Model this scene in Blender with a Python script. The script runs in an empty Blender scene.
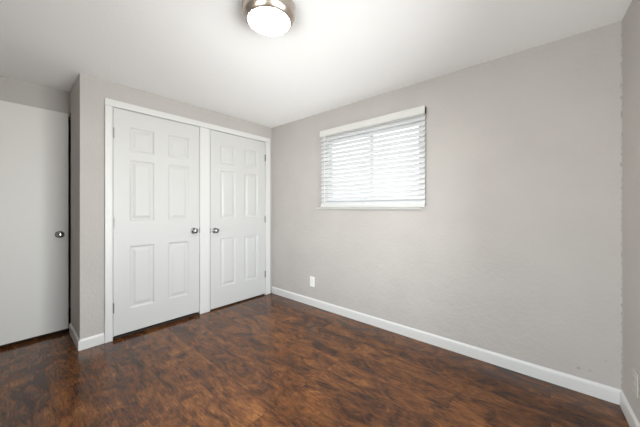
import bpy, bmesh, math, random
from mathutils import Vector, Matrix
random.seed(4)
S = bpy.context.scene
COL = S.collection

# ------------------------------------------------------------ camera
H_CAM = 1.155
cam_d = bpy.data.cameras.new('camera')
cam = bpy.data.objects.new('camera', cam_d); COL.objects.link(cam)
cam_d.sensor_width = 36.0
cam_d.lens = 267.8 / 640 * 36.0
cam_d.shift_y = -5.0 / 640
cam_d.clip_start = 0.02
cam.location = (0, 0, H_CAM)
cam.rotation_euler = (math.radians(90), 0, -math.atan(310.5 / 267.8))
S.camera = cam

# ------------------------------------------------------------ world: bright overcast daylight
w = bpy.data.worlds.new('overcast_sky'); S.world = w; w.use_nodes = True
wn = w.node_tree; wn.nodes.clear()
wo = wn.nodes.new('ShaderNodeOutputWorld'); bg = wn.nodes.new('ShaderNodeBackground')
tc = wn.nodes.new('ShaderNodeTexCoord'); sx = wn.nodes.new('ShaderNodeSeparateXYZ')
rp = wn.nodes.new('ShaderNodeValToRGB')
rp.color_ramp.elements[0].position = 0.42; rp.color_ramp.elements[0].color = (1.08, 1.07, 1.04, 1)
rp.color_ramp.elements[1].position = 0.56; rp.color_ramp.elements[1].color = (0.93, 0.97, 1.0, 1)
ma = wn.nodes.new('ShaderNodeMath'); ma.operation = 'MULTIPLY_ADD'; ma.inputs[1].default_value = 0.5; ma.inputs[2].default_value = 0.5
wn.links.new(tc.outputs['Generated'], sx.inputs[0]); wn.links.new(sx.outputs['Z'], ma.inputs[0])
wn.links.new(ma.outputs[0], rp.inputs[0]); wn.links.new(rp.outputs[0], bg.inputs[0]); wn.links.new(bg.outputs[0], wo.inputs[0])
# the sky is brighter on the sunny side (-X / -Y) than outside the blind's window (+X)
mrx = wn.nodes.new('ShaderNodeMapRange'); mrx.inputs[1].default_value = 0.15; mrx.inputs[2].default_value = 0.75
mrx.inputs[3].default_value = 6.0; mrx.inputs[4].default_value = 1.2
wn.links.new(sx.outputs['X'], mrx.inputs[0]); wn.links.new(mrx.outputs[0], bg.inputs[1])
bg.inputs[1].default_value = 6.0

def area(name, loc, rot, sxx, syy, power, col=(1, 1, 1), portal=False):
    d = bpy.data.lights.new(name, 'AREA'); d.shape = 'RECTANGLE'; d.size = sxx; d.size_y = syy
    d.energy = power; d.color = col
    if portal: d.cycles.is_portal = True
    o = bpy.data.objects.new(name, d); COL.objects.link(o); o.location = loc; o.rotation_euler = rot
    return o
# sky portals at the blind's window and the two added fill windows
area('window_daylight', (2.49, 1.405, 1.59), (0, math.radians(90), 0), 0.86, 1.10, 1, portal=True)
area('left_fill_portal', (-0.93, 0.55, 0.82), (0, math.radians(-90), 0), 1.18, 1.76, 1, portal=True)
area('near_fill_portal', (0.96, -0.56, 0.985), (math.radians(90), 0, math.radians(3)), 1.66, 1.53, 1, portal=True)

S.view_settings.view_transform = 'Standard'; S.view_settings.look = 'None'
S.view_settings.gamma = 1.0; S.view_settings.use_curve_mapping = False
S.view_settings.exposure = 1.34
S.cycles.use_denoising = True
S.cycles.max_bounces = 14; S.cycles.diffuse_bounces = 10; S.cycles.glossy_bounces = 5
S.cycles.transmission_bounces = 8
S.cycles.caustics_reflective = False; S.cycles.caustics_refractive = False
S.cycles.sample_clamp_indirect = 6.0
LAMP_EMIT = 52.0

# ------------------------------------------------------------ materials
def mat(name, col, rough=0.5, metal=0.0, bump=None, spec=None):
    m = bpy.data.materials.new(name); m.use_nodes = True
    nt = m.node_tree; b = nt.nodes['Principled BSDF']
    b.inputs['Base Color'].default_value = (*col, 1); b.inputs['Roughness'].default_value = rough
    b.inputs['Metallic'].default_value = metal
    if spec is not None: b.inputs['Specular IOR Level'].default_value = spec
    t = nt.nodes.new('ShaderNodeTexCoord')
    if bump:
        sc, st, det = bump
        n = nt.nodes.new('ShaderNodeTexNoise'); n.inputs['Scale'].default_value = sc; n.inputs['Detail'].default_value = det
        bp = nt.nodes.new('ShaderNodeBump'); bp.inputs['Strength'].default_value = st; bp.inputs['Distance'].default_value = 0.01
        nt.links.new(t.outputs['Object'], n.inputs['Vector']); nt.links.new(n.outputs['Fac'], bp.inputs['Height'])
        nt.links.new(bp.outputs['Normal'], b.inputs['Normal'])
    return m

def wall_paint(name, col, scuffs=(), pits=None):
    """matt greige paint over a light knock-down texture; scuffs = (position, radius, darkness)"""
    m = bpy.data.materials.new(name); m.use_nodes = True
    nt = m.node_tree; N = nt.nodes; L = nt.links; b = N['Principled BSDF']
    b.inputs['Roughness'].default_value = 0.75; b.inputs['Specular IOR Level'].default_value = 0.3
    t = N.new('ShaderNodeTexCoord')
    n = N.new('ShaderNodeTexNoise'); n.inputs['Scale'].default_value = 42; n.inputs['Detail'].default_value = 5
    n2 = N.new('ShaderNodeTexNoise'); n2.inputs['Scale'].default_value = 9; n2.inputs['Detail'].default_value = 4
    mx = N.new('ShaderNodeMath'); mx.operation = 'MULTIPLY_ADD'; mx.inputs[1].default_value = 1.4
    L.new(t.outputs['Object'], n.inputs['Vector']); L.new(t.outputs['Object'], n2.inputs['Vector'])
    L.new(n2.outputs['Fac'], mx.inputs[0]); L.new(n.outputs['Fac'], mx.inputs[2])
    bp = N.new('ShaderNodeBump'); bp.inputs['Strength'].default_value = 0.36; bp.inputs['Distance'].default_value = 0.008
    L.new(mx.outputs[0], bp.inputs['Height']); L.new(bp.outputs['Normal'], b.inputs['Normal'])
    # faint broad mottling of the paint
    n3 = N.new('ShaderNodeTexNoise'); n3.inputs['Scale'].default_value = 3.0; n3.inputs['Detail'].default_value = 6
    L.new(t.outputs['Object'], n3.inputs['Vector'])
    mr = N.new('ShaderNodeMapRange'); mr.inputs[1].default_value = 0.3; mr.inputs[2].default_value = 0.7
    mr.inputs[3].default_value = 0.97; mr.inputs[4].default_value = 1.03
    L.new(n3.outputs['Fac'], mr.inputs[0])
    fac = mr.outputs[0]
    for (p, r, dk) in scuffs:
        v = N.new('ShaderNodeVectorMath'); v.operation = 'DISTANCE'; v.inputs[1].default_value = p
        L.new(t.outputs['Object'], v.inputs[0])
        r1 = N.new('ShaderNodeMapRange'); r1.inputs[1].default_value = r * 0.3; r1.inputs[2].default_value = r
        r1.inputs[3].default_value = dk; r1.inputs[4].default_value = 1.0
        L.new(v.outputs['Value'], r1.inputs[0])
        mm = N.new('ShaderNodeMath'); mm.operation = 'MULTIPLY'; L.new(fac, mm.inputs[0]); L.new(r1.outputs[0], mm.inputs[1])
        fac = mm.outputs[0]
    c = N.new('ShaderNodeVectorMath'); c.operation = 'SCALE'; c.inputs[0].default_value = col
    L.new(fac, c.inputs['Scale']); L.new(c.outputs[0], b.inputs['Base Color'])
    return m

GREIGE = (0.478, 0.453, 0.436)
M_WALL = wall_paint('greige_paint', GREIGE)
M_WALLR = wall_paint('greige_paint_scuffed', GREIGE, scuffs=[
    ((2.35, -0.132, 0.146), 0.012, 0.72), ((2.35, -0.183, 0.150), 0.010, 0.76), ((2.35, -0.09, 0.155), 0.006, 0.8),
    ((2.35, -0.25, 0.235), 0.007, 0.8), ((2.35, 0.10, 0.58), 0.006, 0.85)])
M_CEIL = mat('ceiling_paint', (0.90, 0.90, 0.905), 0.9, bump=(90, 0.12, 5), spec=0.2)
M_TRIM = mat('white_trim_paint', (0.665, 0.665, 0.658), 0.38)
M_DOOR = mat('white_door_paint', (0.585, 0.585, 0.582), 0.42, bump=(90, 0.04, 3))
M_SLAB = mat('off_white_slab_paint', (0.70, 0.69, 0.67), 0.5, bump=(60, 0.05, 3))
M_NICKEL = mat('brushed_nickel', (0.62, 0.58, 0.54), 0.28, 1.0)
M_PAN = mat('brushed_nickel_pan', (0.50, 0.43, 0.37), 0.30, 1.0)
M_CHROME = mat('satin_chrome', (0.36, 0.36, 0.36), 0.14, 1.0)
M_HINGE = mat('dull_nickel_hinge', (0.22, 0.215, 0.20), 0.35, 1.0)
M_DARK = mat('dark_slot', (0.03, 0.028, 0.026), 0.6)
M_DKMETAL = mat('dark_metal', (0.05, 0.048, 0.045), 0.4, 0.8)
M_PLASTIC = mat('white_plastic', (0.86, 0.85, 0.83), 0.35)
M_VINYL = mat('white_vinyl_frame', (0.82, 0.83, 0.84), 0.4)
M_VAL = mat('white_valance', (0.62, 0.615, 0.60), 0.45)
M_CLOSET = mat('closet_interior', (0.35, 0.33, 0.31), 0.9)
M_CORD = mat('white_cord', (0.72, 0.72, 0.72), 0.8)

# blind slats: white faux wood, thin enough to let a little light through
M_SLAT = mat('white_faux_wood_slat', (0.69, 0.70, 0.72), 0.42)
nt = M_SLAT.node_tree; tr = nt.nodes.new('ShaderNodeBsdfTranslucent'); tr.inputs[0].default_value = (0.9, 0.92, 0.95, 1)
mxs = nt.nodes.new('ShaderNodeMixShader'); mxs.inputs[0].default_value = 0.10
o_ = nt.nodes['Material Output']; nt.links.new(nt.nodes['Principled BSDF'].outputs[0], mxs.inputs[1])
nt.links.new(tr.outputs[0], mxs.inputs[2]); nt.links.new(mxs.outputs[0], o_.inputs[0])

# window glass: thin, clear
M_GLASS = bpy.data.materials.new('window_glass'); M_GLASS.use_nodes = True
nt = M_GLASS.node_tree; nt.nodes.clear()
o_ = nt.nodes.new('ShaderNodeOutputMaterial'); tp = nt.nodes.new('ShaderNodeBsdfTransparent'); gl = nt.nodes.new('ShaderNodeBsdfGlossy')
tp.inputs[0].default_value = (0.94, 0.96, 0.96, 1); gl.inputs['Roughness'].default_value = 0.02
fr = nt.nodes.new('ShaderNodeFresnel'); fr.inputs[0].default_value = 1.45; ms = nt.nodes.new('ShaderNodeMixShader')
nt.links.new(fr.outputs[0], ms.inputs[0]); nt.links.new(tp.outputs[0], ms.inputs[1]); nt.links.new(gl.outputs[0], ms.inputs[2])
nt.links.new(ms.outputs[0], o_.inputs[0])

# lamp diffuser (gives off light)
M_LENS = bpy.data.materials.new('lit_frosted_glass'); M_LENS.use_nodes = True
nt = M_LENS.node_tree; b = nt.nodes['Principled BSDF']; b.inputs['Base Color'].default_value = (0.9, 0.9, 0.88, 1)
b.inputs['Emission Color'].default_value = (1.0, 0.955, 0.87, 1); b.inputs['Emission Strength'].default_value = LAMP_EMIT

def floor_material():
    m = bpy.data.materials.new('hand_scraped_walnut_laminate'); m.use_nodes = True
    nt = m.node_tree; N = nt.nodes; L = nt.links; b = N['Principled BSDF']
    t = N.new('ShaderNodeTexCoord')
    rot = N.new('ShaderNodeMapping'); rot.inputs['Rotation'].default_value = (0, 0, math.radians(90))
    L.new(t.outputs['Object'], rot.inputs[0])
    # planks (rows along world Y)
    br = N.new('ShaderNodeTexBrick'); br.offset = 0.37; br.inputs['Scale'].default_value = 1.0
    br.inputs['Brick Width'].default_value = 1.22; br.inputs['Row Height'].default_value = 0.165
    br.inputs['Mortar Size'].default_value = 0.0012; br.inputs['Mortar Smooth'].default_value = 0.3; br.inputs['Bias'].default_value = 0
    br.inputs['Color1'].default_value = (0, 0, 0, 1); br.inputs['Color2'].default_value = (1, 1, 1, 1); br.inputs['Mortar'].default_value = (0.5, 0.5, 0.5, 1)
    L.new(rot.outputs[0], br.inputs['Vector'])
    # per-plank offset of the grain
    off = N.new('ShaderNodeVectorMath'); off.operation = 'MULTIPLY'; off.inputs[1].default_value = (7.3, 11.1, 5.0)
    L.new(br.outputs['Color'], off.inputs[0])
    add = N.new('ShaderNodeVectorMath'); add.operation = 'ADD'; L.new(t.outputs['Object'], add.inputs[0]); L.new(off.outputs[0], add.inputs[1])
    def noise(sx_, sy_, scale, det, rough=0.6, dist=0.0, src=None):
        mp = N.new('ShaderNodeMapping'); mp.inputs['Scale'].default_value = (sx_, sy_, 1)
        L.new(src or add.outputs[0], mp.inputs[0])
        n = N.new('ShaderNodeTexNoise'); n.inputs['Scale'].default_value = scale; n.inputs['Detail'].default_value = det
        n.inputs['Roughness'].default_value = rough; n.inputs['Distortion'].default_value = dist
        L.new(mp.outputs[0], n.inputs['Vector']); return n.outputs['Fac']
    blotch = noise(1.0, 0.50, 8.0, 6, 0.66, 1.2)
    streak = noise(1.0, 0.07, 95.0, 4, 0.7, 3.0, t.outputs['Object'])
    grain = noise(1.0, 0.12, 60.0, 7, 0.78, 1.8)
    fine = noise(1.0, 0.10, 130.0, 3, 0.6, 0.4)
    def math_(op, a, b_, c=None):
        q = N.new('ShaderNodeMath'); q.operation = op
        for i, v in enumerate((a, b_, c)):
            if v is None: continue
            if isinstance(v, (int, float)): q.inputs[i].default_value = v
            else: L.new(v, q.inputs[i])
        return q.outputs[0]
    bw = N.new('ShaderNodeRGBToBW'); L.new(br.outputs['Color'], bw.inputs[0])
    big = noise(1.0, 0.6, 2.6, 2, 0.5, 0.8)
    v = math_('MULTIPLY', blotch, 0.60)
    v = math_('MULTIPLY_ADD', math_('SUBTRACT', big, 0.5), 0.22, v)
    v = math_('MULTIPLY_ADD', grain, 0.36, v)
    v = math_('MULTIPLY_ADD', fine, 0.10, v)
    v = math_('MULTIPLY_ADD', bw.outputs[0], 0.045, v)
    cr = N.new('ShaderNodeValToRGB'); e = cr.color_ramp.elements
    e[0].position = 0.40; e[0].color = (0.022, 0.008, 0.005, 1)
    e[1].position = 0.72; e[1].color = (0.29, 0.118, 0.036, 1)
    for p, c in ((0.48, (0.060, 0.022, 0.009, 1)), (0.555, (0.122, 0.045, 0.015, 1)), (0.63, (0.185, 0.071, 0.022, 1))):
        k = e.new(p); k.color = c
    L.new(v, cr.inputs[0])
    seam = N.new('ShaderNodeMixRGB'); seam.blend_type = 'MULTIPLY'; seam.inputs['Color2'].default_value = (0.62, 0.58, 0.56, 1)
    L.new(br.outputs['Fac'], seam.inputs['Fac']); L.new(cr.outputs[0], seam.inputs['Color1'])
    stm = N.new('ShaderNodeMapRange'); stm.inputs[1].default_value = 0.34; stm.inputs[2].default_value = 0.66
    stm.inputs[3].default_value = 0.40; stm.inputs[4].default_value = 1.30
    L.new(streak, stm.inputs[0])
    sc_ = N.new('ShaderNodeVectorMath'); sc_.operation = 'SCALE'; L.new(seam.outputs[0], sc_.inputs[0]); L.new(stm.outputs[0], sc_.inputs['Scale'])
    L.new(sc_.outputs[0], b.inputs['Base Color'])
    # scraped surface relief
    scr = noise(1.0, 0.10, 16.0, 3, 0.5, 0.8)
    h = math_('MULTIPLY_ADD', grain, 0.35, scr)
    h = math_('MULTIPLY_ADD', br.outputs['Fac'], -0.5, h)
    bp = N.new('ShaderNodeBump'); bp.inputs['Strength'].default_value = 0.16; bp.inputs['Distance'].default_value = 0.006
    L.new(h, bp.inputs['Height']); L.new(bp.outputs['Normal'], b.inputs['Normal'])
    rr = N.new('ShaderNodeMapRange'); rr.inputs[3].default_value = 0.10; rr.inputs[4].default_value = 0.26
    L.new(grain, rr.inputs[0]); L.new(rr.outputs[0], b.inputs['Roughness'])
    b.inputs['Specular IOR Level'].default_value = 0.36
    return m
M_FLOOR = floor_material()
M_GAP_SHADE = mat('door_gap_shade', (0.035, 0.028, 0.024), 0.95, bump=(300, 0.6, 2))  # near-black colour stands in for the shade under the doors

# ------------------------------------------------------------ mesh helpers
def link(name, bm, m, parent=None, smooth=False, bevel=0.0, seg=2, kind=None):
    bmesh.ops.recalc_face_normals(bm, faces=bm.faces[:])
    me = bpy.data.meshes.new(name); bm.to_mesh(me); bm.free()
    me.materials.append(m)
    o = bpy.data.objects.new(name, me); COL.objects.link(o)
    if parent: o.parent = parent
    if smooth:
        for p in me.polygons: p.use_smooth = True
    if bevel:
        bv = o.modifiers.new('edge', 'BEVEL'); bv.width = bevel; bv.segments = seg; bv.limit_method = 'ANGLE'
        bv.harden_normals = False
    if kind: o['kind'] = kind
    return o
def box(bm, x0, x1, y0, y1, z0, z1):
    vs = [bm.verts.new((x, y, z)) for x in (x0, x1) for y in (y0, y1) for z in (z0, z1)]
    for f in ((0, 1, 3, 2), (4, 6, 7, 5), (0, 4, 5, 1), (2, 3, 7, 6), (0, 2, 6, 4), (1, 5, 7, 3)):
        bm.faces.new([vs[i] for i in f])
def B(*a):
    bm = bmesh.new(); box(bm, *a); return bm
def lathe(prof, seg=40, mat4=Matrix()):
    """profile [(r, h)] turned about local Z, closed by end caps where r > 0"""
    bm = bmesh.new(); rings = []
    for r, h in prof:
        if r < 1e-6: rings.append([bm.verts.new(mat4 @ Vector((0, 0, h)))])
        else: rings.append([bm.verts.new(mat4 @ Vector((r * math.cos(2 * math.pi * k / seg), r * math.sin(2 * math.pi * k / seg), h))) for k in range(seg)])
    for a, b in zip(rings, rings[1:]):
        for k in range(seg):
            k2 = (k + 1) % seg
            if len(a) == 1 and len(b) == 1: continue
            if len(a) == 1: bm.faces.new((a[0], b[k], b[k2]))
            elif len(b) == 1: bm.faces.new((a[k], a[k2], b[0]))
            else: bm.faces.new((a[k], a[k2], b[k2], b[k]))
    for r in (rings[0], rings[-1]):
        if len(r) > 1: bm.faces.new(r)
    return bm
def panel_solid(P, us, vs, holes, th):
    """solid sheet with real openings. P(u, v, d) -> point; us, vs sorted breaks; holes = (u0,u1,v0,v1); d from 0 to th"""
    bm = bmesh.new(); cache = {}
    def V(u, v, d):
        k = (round(u, 5), round(v, 5), d)
        if k not in cache: cache[k] = bm.verts.new(P(u, v, d))
        return cache[k]
    def hole(i, j):
        if i < 0 or j < 0 or i >= len(us) - 1 or j >= len(vs) - 1: return True
        cu = (us[i] + us[i + 1]) / 2; cv = (vs[j] + vs[j + 1]) / 2
        return any(a < cu < b and c < cv < d for a, b, c, d in holes)
    for i in range(len(us) - 1):
        for j in range(len(vs) - 1):
            if hole(i, j): continue
            u0, u1, v0, v1 = us[i], us[i + 1], vs[j], vs[j + 1]
            for d in (0, th): bm.faces.new((V(u0, v0, d), V(u1, v0, d), V(u1, v1, d), V(u0, v1, d)))
            for (ii, jj, a, b) in ((i - 1, j, (u0, v0), (u0, v1)), (i + 1, j, (u1, v0), (u1, v1)), (i, j - 1, (u0, v0), (u1, v0)), (i, j + 1, (u0, v1), (u1, v1))):
                if hole(ii, jj): bm.faces.new((V(*a, 0), V(*b, 0), V(*b, th), V(*a, th)))
    return bm
def breaks(lo, hi, holes, a):
    s = {lo, hi}
    for h in holes: s.add(h[a]); s.add(h[a + 1])
    return sorted(x for x in s if lo <= x <= hi)

# ------------------------------------------------------------ room dimensions (metres)
H = 2.26
XR, YC = 2.350, 2.905           # window wall plane, closet wall plane
XS = 0.374                      # alcove side of the closet
YA = 3.470                      # wall at the back of the alcove
YN = -0.316                     # corner at the right edge
XL = -0.80                      # wall left of the camera
TH = 0.115
TILT = math.radians(3.0)

# floor and ceiling
link('floor', B(XL - 0.2, XR + 0.13, -0.75, 4.35, -0.10, 0.0), M_FLOOR, kind='structure')
link('ceiling', B(XL - 0.2, XR + 0.13, -0.75, 4.35, H, H + 0.10), M_CEIL, kind='structure')

# near-black sheets added so the gaps under the doors read as shade
link('floor_closet_shade', B(XS + .101, XR - .001, YC + .012, YA - .001, .0005, .012), M_GAP_SHADE, kind='structure')
link('floor_doorway_shade', B(-0.384, XS - .001, YA + .004, 4.24, .0005, .010), M_GAP_SHADE, kind='structure')
# closet wall
DZ = 2.045
closet_holes = [(0.582, 1.364, -1, DZ + 0.008), (1.463, 2.245, -1, DZ + 0.008)]
hz = [(a, b, 0.0, d) for a, b, c, d in closet_holes]
bm = panel_solid(lambda u, v, d: (u, YC + d, v), breaks(XS, XR, hz, 0), breaks(0, H, [(0, 0, 0, DZ + 0.008)], 2), hz, TH)
link('wall_back', bm, M_WALL, kind='structure')
# window wall
WY0, WY1, WZ0, WZ1 = 0.835, 1.985, 1.175, 1.975
wh = [(WY0, WY1, WZ0, WZ1)]
bm = panel_solid(lambda u, v, d: (XR + d, u, v), breaks(-0.75, 4.35, wh, 0), breaks(0, H, wh, 2), wh, 0.13)
link('wall_right', bm, M_WALLR, kind='structure')
# side of the closet: full height towards the room, above the door head further back
bm = bmesh.new(); box(bm, XS, XS + 0.10, YC + TH, 3.398, 0, H); box(bm, XS, XS + 0.10, 3.398, YA, 2.052, H)
link('wall_closet_side', bm, M_WALL, kind='structure')
# wall at the back of the alcove, with the doorway
ah = [(-0.385, 0.45, 0.0, 2.028)]
bm = panel_solid(lambda u, v, d: (u, YA + d, v), breaks(XL, XR, ah, 0), breaks(0, H, ah, 2), ah, TH)
link('wall_alcove', bm, M_WALL, kind='structure')
# dark space behind that doorway
bm = bmesh.new(); box(bm, -0.60, -0.50, YA + TH, 4.25, 0, H); box(bm, 0.55, 0.65, YA + TH, 4.25, 0, H); box(bm, -0.60, 0.65, 4.25, 4.35, 0, H)
link('wall_behind_door', bm, M_CLOSET, kind='structure')
# wall at the right edge, a few degrees out of square, running behind the camera
RW = Matrix.Translation((XR, YN, 0)) @ Matrix.Rotation(TILT, 4, 'Z')
fh = [(0.60, 2.20, 0.25, 1.72)]  # opening for the added fill window behind the camera
bm = panel_solid(lambda u, v, d: RW @ Vector((-u, -d, v)), breaks(-0.0, 3.35, fh, 0), breaks(0, H, fh, 2), fh, TH)
link('wall_front', bm, M_WALL, kind='structure')
lh = [(-0.30, 1.40, 0.26, 1.38)]  # opening for the added fill window on the left
bm = panel_solid(lambda u, v, d: (XL - d, u, v), breaks(-0.75, 4.35, lh, 0), breaks(0, H, lh, 2), lh, TH)
link('wall_left', bm, M_WALL, kind='structure')

# ------------------------------------------------------------ window on the right wall
win = link('window_1', panel_solid(lambda u, v, d: (XR + 0.055 + d, u, v), breaks(WY0, WY1, [(WY0 + .032, WY1 - .032, 0, 0)], 0),
           breaks(WZ0, WZ1, [(0, 0, WZ0 + .032, WZ1 - .032)], 2), [(WY0 + .032, WY1 - .032, WZ0 + .032, WZ1 - .032)], 0.06),
           M_VINYL, bevel=0.003, kind='structure')
mid = 1.388
for (a, b, dx) in ((WY0 + .032, mid + .022, 0.062), (mid - .022, WY1 - .032, 0.086)):
    hh = [(a + .04, b - .04, WZ0 + .072, WZ1 - .072)]
    s = link('sash', panel_solid(lambda u, v, d: (XR + dx + d, u, v), breaks(a, b, hh, 0), breaks(WZ0 + .032, WZ1 - .032, hh, 2), hh, 0.022), M_VINYL, win, bevel=0.003)
    link('glass_pane', B(XR + dx + .009, XR + dx + .013, a + .038, b - .038, WZ0 + .07, WZ1 - .07), M_GLASS, s)
link('window_sill', B(XR - 0.030, XR + 0.054, 0.845, 2.055, 1.150, 1.1655), M_TRIM, win, bevel=0.004)
# white lining of the opening
bm = bmesh.new()
box(bm, XR + .001, XR + .055, WY0 - .0, WY0 + .010, WZ0, WZ1); box(bm, XR + .001, XR + .055, WY1 - .010, WY1, WZ0, WZ1); box(bm, XR + .001, XR + .055, WY0 + .01, WY1 - .01, WZ1 - .010, WZ1)
link('jamb_lining', bm, M_TRIM, win)

# large window added for fill light in the near wall, unseen behind the camera
w2 = link('fill_window_near', panel_solid(lambda u, v, d: RW @ Vector((-u, -0.04 - d, v)), [0.60, 0.64, 1.38, 1.42, 2.16, 2.20], [0.25, 0.29, 1.68, 1.72],
          [(0.64, 1.38, 0.29, 1.68), (1.42, 2.16, 0.29, 1.68)], 0.05), M_VINYL, bevel=0.003, kind='structure')
for a, b in ((0.641, 1.379), (1.421, 2.159)):
    bm = B(-b, -a, -.068, -.064, 0.291, 1.679); bm.transform(RW)
    link('glass_pane', bm, M_GLASS, w2)

# second added window, in the left wall out of view, to brighten the room
w3 = link('fill_window_left', panel_solid(lambda u, v, d: (XL - 0.04 - d, u, v), [-0.30, -0.26, 0.53, 0.57, 1.36, 1.40], [0.26, 0.30, 1.34, 1.38],
          [(-0.26, 0.53, 0.30, 1.34), (0.57, 1.36, 0.30, 1.34)], 0.05), M_VINYL, bevel=0.003, kind='structure')
for a, b in ((-0.259, 0.529), (0.571, 1.359)):
    link('glass_pane', B(XL - .068, XL - .064, a, b, 0.301, 1.339), M_GLASS, w3)

# ------------------------------------------------------------ blind in front of the right wall window
XF = 2.296                      # front of the blind
BY0, BY1 = 0.812, 1.985
blind = bpy.data.objects.new('window_blind', None); COL.objects.link(blind); blind.location = (XF + .025, 1.40, 1.166)
blind['label'] = 'white horizontal slat blind with valance covering the window above its sill'
blind['category'] = 'blind'
def bp_(name, bm, m, par=None, **k):
    bm.transform(Matrix.Translation(-blind.location)); return link(name, bm, m, par or blind, **k)
bp_('head_rail', B(XF + .010, XR - .002, BY0 + .006, BY1 - .006, 1.975, 2.026), M_VAL, bevel=.002)
bm = bmesh.new()
# valance board: moulded front profile extruded along the rail
prof = [(0.009, 1.962), (0.0, 1.966), (-0.001, 1.975), (0.002, 1.981), (0.002, 2.015), (-0.001, 2.021), (-0.001, 2.030), (0.009, 2.032)]
r0 = [bm.verts.new((XF + p, BY0, z)) for p, z in prof]; r1 = [bm.verts.new((XF + p, BY1, z)) for p, z in prof]
for k in range(len(prof)):
    k2 = (k + 1) % len(prof); bm.faces.new((r0[k], r0[k2], r1[k2], r1[k]))
bm.faces.new(r0); bm.faces.new(r1)
box(bm, XF + .009, XR - .002, BY1 - .007, BY1, 1.964, 2.030)
bp_('valance', bm, M_VAL)
bp_('rail_end_shade', B(XF + .011, XR - .008, BY0, BY0 + .0055, 1.970, 2.024), M_DKMETAL)  # dark cap stands in for the shade inside the hollow rail end
# slats
zs = []; z = 1.2105
while z < 1.962: zs.append(z); z += 0.0452
slat0 = None
for z in zs:
    if slat0 is None:
        bm = bmesh.new(); n = 6; top = []; bot = []
        for k in range(n + 1):
            q = k / n; x = -0.024 + 0.048 * q; c = 0.0022 * (1 - (2 * q - 1) ** 2)
            for yy, lst in ((BY0 + .004, 0), (BY1 - .004, 1)):
                pass
            top.append([bm.verts.new((x, yy, c + .0014)) for yy in (-(BY1 - BY0) / 2 + .004, (BY1 - BY0) / 2 - .004)])
            bot.append([bm.verts.new((x, yy, c - .0014)) for yy in (-(BY1 - BY0) / 2 + .004, (BY1 - BY0) / 2 - .004)])
        for k in range(n):
            bm.faces.new((top[k][0], top[k + 1][0], top[k + 1][1], top[k][1])); bm.faces.new((bot[k][0], bot[k][1], bot[k + 1][1], bot[k + 1][0]))
            for e in (0, 1): bm.faces.new((top[k][e], bot[k][e], bot[k + 1][e], top[k + 1][e]))
        for k in (0, n): bm.faces.new((top[k][0], top[k][1], bot[k][1], bot[k][0]))
        slat0 = link('slat', bm, M_SLAT, blind); o = slat0
    else:
        o = slat0.copy(); COL.objects.link(o); o.parent = blind
    o.location = Vector((XF + .028, (BY0 + BY1) / 2, z)) - blind.location
    o.rotation_euler = (random.uniform(-.0006, .0006), math.radians(-62.0), 0)
bp_('bottom_rail', B(XF + .004, XF + .052, BY0 + .004, BY1 - .004, 1.1665, 1.190), M_VAL, bevel=.004)
for yy in (0.93, 1.40, 1.86):
    bm = bmesh.new()
    for xx in (XF + .0035, XF + .0525): box(bm, xx - .0008, xx + .0008, yy - .001, yy + .001, 1.186, 1.975)
    bp_('ladder_cord', bm, M_CORD)
# tilt wand near the left end
bp_('tilt_wand', lathe([(0.0, 1.205), (0.0045, 1.208), (0.0045, 1.225), (0.0032, 1.232), (0.0032, 1.962), (0, 1.964)], 10, Matrix.Translation((XF - .006, 1.905, 0))), M_PLASTIC, smooth=True)

# ------------------------------------------------------------ casings and baseboards
CP = 0.017
tr1 = link('trim_1', B(0.532, 2.316, YC - CP, YC, DZ, 2.104), M_TRIM, bevel=.005, seg=3, kind='structure')
link('side_casing', B(0.532, 0.588, YC - CP, YC, 0, DZ), M_TRIM, tr1, bevel=.004, seg=3)
link('side_casing', B(2.239, 2.316, YC - CP, YC, 0, DZ), M_TRIM, tr1, bevel=.004, seg=3)
link('center_casing', B(1.3565, 1.4700, YC - .007, YC, 0, DZ), M_TRIM, tr1, bevel=.003, seg=3)
# jamb linings inside the openings, with stops behind the doors
bm = bmesh.new()
for a, b in ((0.582, 1.364), (1.463, 2.245)):
    box(bm, a + .0005, a + .0075, YC + .0005, YC + TH, 0, DZ + .0075); box(bm, b - .0075, b - .0005, YC + .0005, YC + TH, 0, DZ + .0075)
    box(bm, a + .0075, b - .0075, YC + .0005, YC + TH, DZ + .0005, DZ + .0075)
    box(bm, a + .0075, a + .025, YC + .045, YC + .06, 0, DZ); box(bm, b - .025, b - .0075, YC + .045, YC + .06, 0, DZ)
    box(bm, a + .025, b - .025, YC + .045, YC + .06, DZ - .016, DZ)
link('door_jamb', bm, M_TRIM, tr1)

BBH, BBT = 0.088, 0.011
BPROF = [(0, 0), (BBT, 0), (BBT, 0.070), (BBT - .002, 0.077), (BBT - .007, 0.083), (BBT - .010, BBH), (0, BBH)]
def baseboard(name, A, C, nrm, ma=0.0, mc=0.0):
    """run from A to C (x, y) along the wall face; ma/mc = how far the front face extends past each end (mitre)"""
    A = Vector(A); C = Vector(C); d = (C - A).normalized(); n = Vector(nrm).normalized()
    bm = bmesh.new(); R = []
    for P, sgn, mt in ((A, -1, ma), (C, 1, mc)):
        R.append([bm.verts.new((*(P + n * t + d * sgn * mt * t / BBT), z + .0008)) for t, z in BPROF])
    for k in range(len(BPROF)):
        k2 = (k + 1) % len(BPROF); bm.faces.new((R[0][k], R[0][k2], R[1][k2], R[1][k]))
    bm.faces.new(R[0]); bm.faces.new(R[1])
    return link(name, bm, M_TRIM, kind='structure')
baseboard('baseboard_right', (XR, YC - CP - .001), (XR, YN), (-1, 0), 0, -BBT)
baseboard('baseboard_back', (XS, YC), (0.531, YC), (0, -1), BBT, 0)
baseboard('baseboard_closet_side', (XS, YC), (XS, 3.397), (-1, 0), BBT, 0)
fx = RW @ Vector((-3.10, 0, 0)); dn = (RW.to_3x3() @ Vector((0, 1, 0)))
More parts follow.
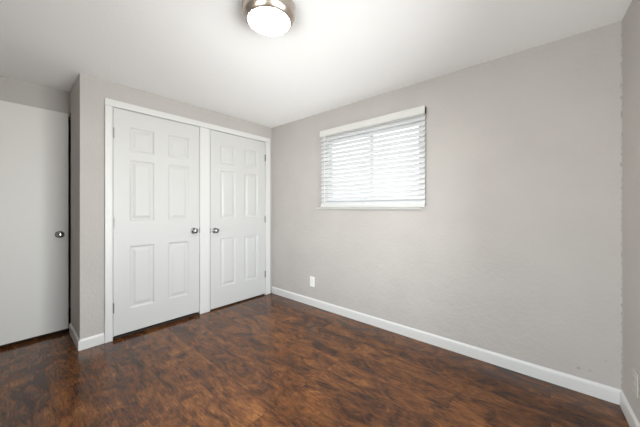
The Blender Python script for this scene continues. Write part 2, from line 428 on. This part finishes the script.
baseboard('baseboard_front', (XR, YN), (fx.x, fx.y), (dn.x, dn.y), -BBT, 0)

# ------------------------------------------------------------ closet doors: six moulded panels
def six_panel_bm(W, z0, z1, T=0.035):
    us = [0, .118, .324, .442, .648, W]
    vs = [z0, .243, .815, 1.038, 1.600, 1.668, 1.902, z1] if False else [z0, .243, .815, 1.036, 1.600, 1.672, 1.900, z1]
    bm = bmesh.new()
    def V(u, v, d): return bm.verts.new((u, d, v))
    def q(u0, u1, v0, v1, d): bm.faces.new((V(u0, v0, d), V(u1, v0, d), V(u1, v1, d), V(u0, v1, d)))
    for i in range(5):
        for j in range(7):
            if i in (1, 3) and j in (1, 3, 5):
                u0, u1, v0, v1 = us[i], us[i + 1], vs[j], vs[j + 1]
                steps = [(0, 0), (.006, .0015), (.014, .0085), (.020, .0095), (.028, .0092), (.050, .0022), (.056, .0018)]
                loops = []
                for ins, d in steps:
                    loops.append([V(u0 + ins, v0 + ins, d), V(u1 - ins, v0 + ins, d), V(u1 - ins, v1 - ins, d), V(u0 + ins, v1 - ins, d)])
                for a, b in zip(loops, loops[1:]):
                    for k in range(4): bm.faces.new((a[k], a[(k + 1) % 4], b[(k + 1) % 4], b[k]))
                bm.faces.new(loops[-1])
            else: q(us[i], us[i + 1], vs[j], vs[j + 1], 0)
    # edges and back
    for (a, b) in (((0, z0), (0, z1)), ((W, z0), (W, z1)), ((0, z0), (W, z0)), ((0, z1), (W, z1))):
        bm.faces.new((V(*a, 0), V(*b, 0), V(*b, T), V(*a, T)))
    q(0, W, z0, z1, T)
    bmesh.ops.remove_doubles(bm, verts=bm.verts[:], dist=1e-5)
    return bm
ROT_OUT = Matrix.Rotation(math.radians(90), 4, 'X')     # local +Z -> -Y, towards the room
def knob_parts(parent, x, y, z, m):
    base = Matrix.Translation((x, y, z)) @ ROT_OUT
    k = link('door_knob', lathe([(0.010, 0.004), (0.010, 0.026), (0.013, 0.031), (0.022, 0.036), (0.0265, 0.044), (0.0275, 0.051), (0.026, 0.058), (0.020, 0.063), (0.012, 0.0655), (0.0, 0.066)], 32, base), m, parent, smooth=True)
    link('rosette', lathe([(0.0325, 0.0), (0.0325, 0.002), (0.030, 0.005), (0.022, 0.008), (0.0105, 0.009)], 32, base), m, k, smooth=True)
    return k
def hinge(parent, x, z, y):
    h = link('hinge', lathe([(0, -.047), (.003, -.0465), (.0045, -.044), (.0080, -.0435), (.0080, -.015), (.0074, -.0145), (.0074, -.0140), (.0080, -.0135), (.0080, .0135), (.0074, .0140), (.0074, .0145), (.0080, .015), (.0080, .0435), (.0045, .044), (.003, .0465), (0, .047)], 14, Matrix.Translation((x, y, z))), M_HINGE, parent)
    return h
def closet_door(name, x0, W, zb, hx, hzs, kx, kz, lx):
    bm = six_panel_bm(W, zb, DZ - .004)
    bm.transform(Matrix.Translation((x0, YC - .003, 0)))
    d = link(name, bm, M_DOOR, kind='structure')
    for z in hzs: hinge(d, hx, z, YC - .0095)
    knob_parts(d, kx, YC - .0035, kz, M_CHROME)
    link('latch_plate', B(lx - .0035, lx + .0035, YC - .0050, YC + .012, kz - .028, kz + .030), M_DKMETAL, d)
    return d
closet_door('door_1', 0.5935, 0.7590, 0.034, 0.5915, (1.818, 1.028, 0.283), 1.290, .918, 1.3548)
closet_door('door_2', 1.4758, 0.7580, 0.017, 2.2370, (1.832, 1.014, 0.277), 1.527, .905, 1.4730)

# ------------------------------------------------------------ flat slab door in the alcove
sd = link('door_3', B(-0.762, 0, 0, 0.035, 0.030, 2.044), M_SLAB, bevel=.0015, kind='structure')
sd.location = (0.362, 3.4325, 0); sd.rotation_euler = (0, 0, math.radians(1.7))
knob_parts(sd, -0.060, 0.0, .917, M_CHROME)

# ------------------------------------------------------------ ceiling lamp
LX, LY = 0.932, 1.172
lamp = bpy.data.objects.new('ceiling_lamp', None); COL.objects.link(lamp); lamp.location = (LX, LY, H)
lamp['label'] = 'round flush ceiling lamp with brushed nickel rim and white frosted diffuser'
lamp['category'] = 'ceiling light'
link('metal_pan', lathe([(0.142, -0.0005), (0.144, -.004), (0.144, -.030), (0.142, -.046), (0.136, -.060), (0.127, -.073), (0.119, -.082), (0.115, -.084), (0.1125, -.082), (0.1125, -.060)], 64), M_PAN, lamp, smooth=True)
link('diffuser', lathe([(0.1110, -.070), (0.1110, -.0815), (0.107, -.086), (0.095, -.091), (0.07, -.095), (0.035, -.0975), (0, -.098)], 64), M_LENS, lamp, smooth=True)

# ------------------------------------------------------------ outlets
def outlet(base, label, m=M_PLASTIC):
    """base maps local (u across, v up, d out of the wall) with rotation; plate centre at origin"""
    r = bpy.data.objects.new('wall_outlet', None); COL.objects.link(r); r.matrix_world = base
    r['label'] = label; r['category'] = 'outlet'
    pl = link('cover_plate', B(-.036, .036, -.006, -.0003, -.059, .059), m, r, bevel=.003, seg=3)
    for s in (-1, 1):
        bm = lathe([(0.0, .0), (0.0172, .0), (0.0172, .0078), (0.0160, .0086), (0, .0086)], 28, ROT_OUT)
        bm.transform(Matrix.Translation((0, 0, s * .0205)))
        rc = link('receptacle', bm, m, r)
        bm = bmesh.new(); zc = s * .0205
        box(bm, -.0075, -.0050, -.0090, -.0082, zc - .001, zc + .008); box(bm, .0050, .0072, -.0090, -.0082, zc, zc + .007)
        box(bm, -.0022, .0022, -.0090, -.0082, zc - .0095, zc - .005)
        link('slot', bm, M_DARK, rc)
    link('screw', lathe([(0, .006), (.003, .006), (.003, .0072), (0, .0076)], 12, ROT_OUT), M_NICKEL, r)
    return r
outlet(Matrix.Translation((XR, 2.145, 0.287)) @ Matrix.Rotation(math.radians(-90), 4, 'Z'), 'white duplex electrical outlet low on the wall below the window')

o = outlet(RW @ Matrix.Translation((-0.266, 0, 0.265)) @ Matrix.Rotation(math.radians(180), 4, 'Z'), 'greige painted electrical outlet low on the narrow wall at the right edge', mat('greige_painted_plate', (0.51, 0.485, 0.46), 0.6))

# rough lumps of texture and caulk down the right-hand corner
bm = bmesh.new(); n = 150; prev = None
for k in range(n + 1):
    z = BBH + .004 + (H - BBH - .008) * k / n
    a = 0.003 + 0.005 * random.random() ** 2 + (0.012 if random.random() < 0.10 and z > 1.1 else 0)
    b = 0.0035 + 0.003 * random.random() ** 3 + (0.004 if random.random() < 0.08 and z > 1.1 else 0)
    row = [bm.verts.new((XR + .001, YN - .001, z)), bm.verts.new((XR - a, YN - .001, z)), bm.verts.new((XR - a * .55, YN + b * .5, z)), bm.verts.new((XR + .001, YN + b, z))]
    if prev:
        for i in range(4): bm.faces.new((prev[i], prev[(i + 1) % 4], row[(i + 1) % 4], row[i]))
    else: bm.faces.new(row)
    prev = row
bm.faces.new(prev)
M_CORNER = mat('dirty_corner_caulk', GREIGE, 0.9)
nt = M_CORNER.node_tree; nn = nt.nodes.new('ShaderNodeTexNoise'); nn.inputs['Scale'].default_value = 38; nn.inputs['Detail'].default_value = 3
cr = nt.nodes.new('ShaderNodeValToRGB'); cr.color_ramp.elements[0].position = 0.36; cr.color_ramp.elements[0].color = (0.30, 0.28, 0.26, 1)
cr.color_ramp.elements[1].position = 0.50; cr.color_ramp.elements[1].color = (*GREIGE, 1)
tcx = nt.nodes.new('ShaderNodeTexCoord'); nt.links.new(tcx.outputs['Object'], nn.inputs['Vector']); nt.links.new(nn.outputs['Fac'], cr.inputs[0])
nt.links.new(cr.outputs[0], nt.nodes['Principled BSDF'].inputs['Base Color'])
link('trim_2', bm, M_CORNER, kind='structure')
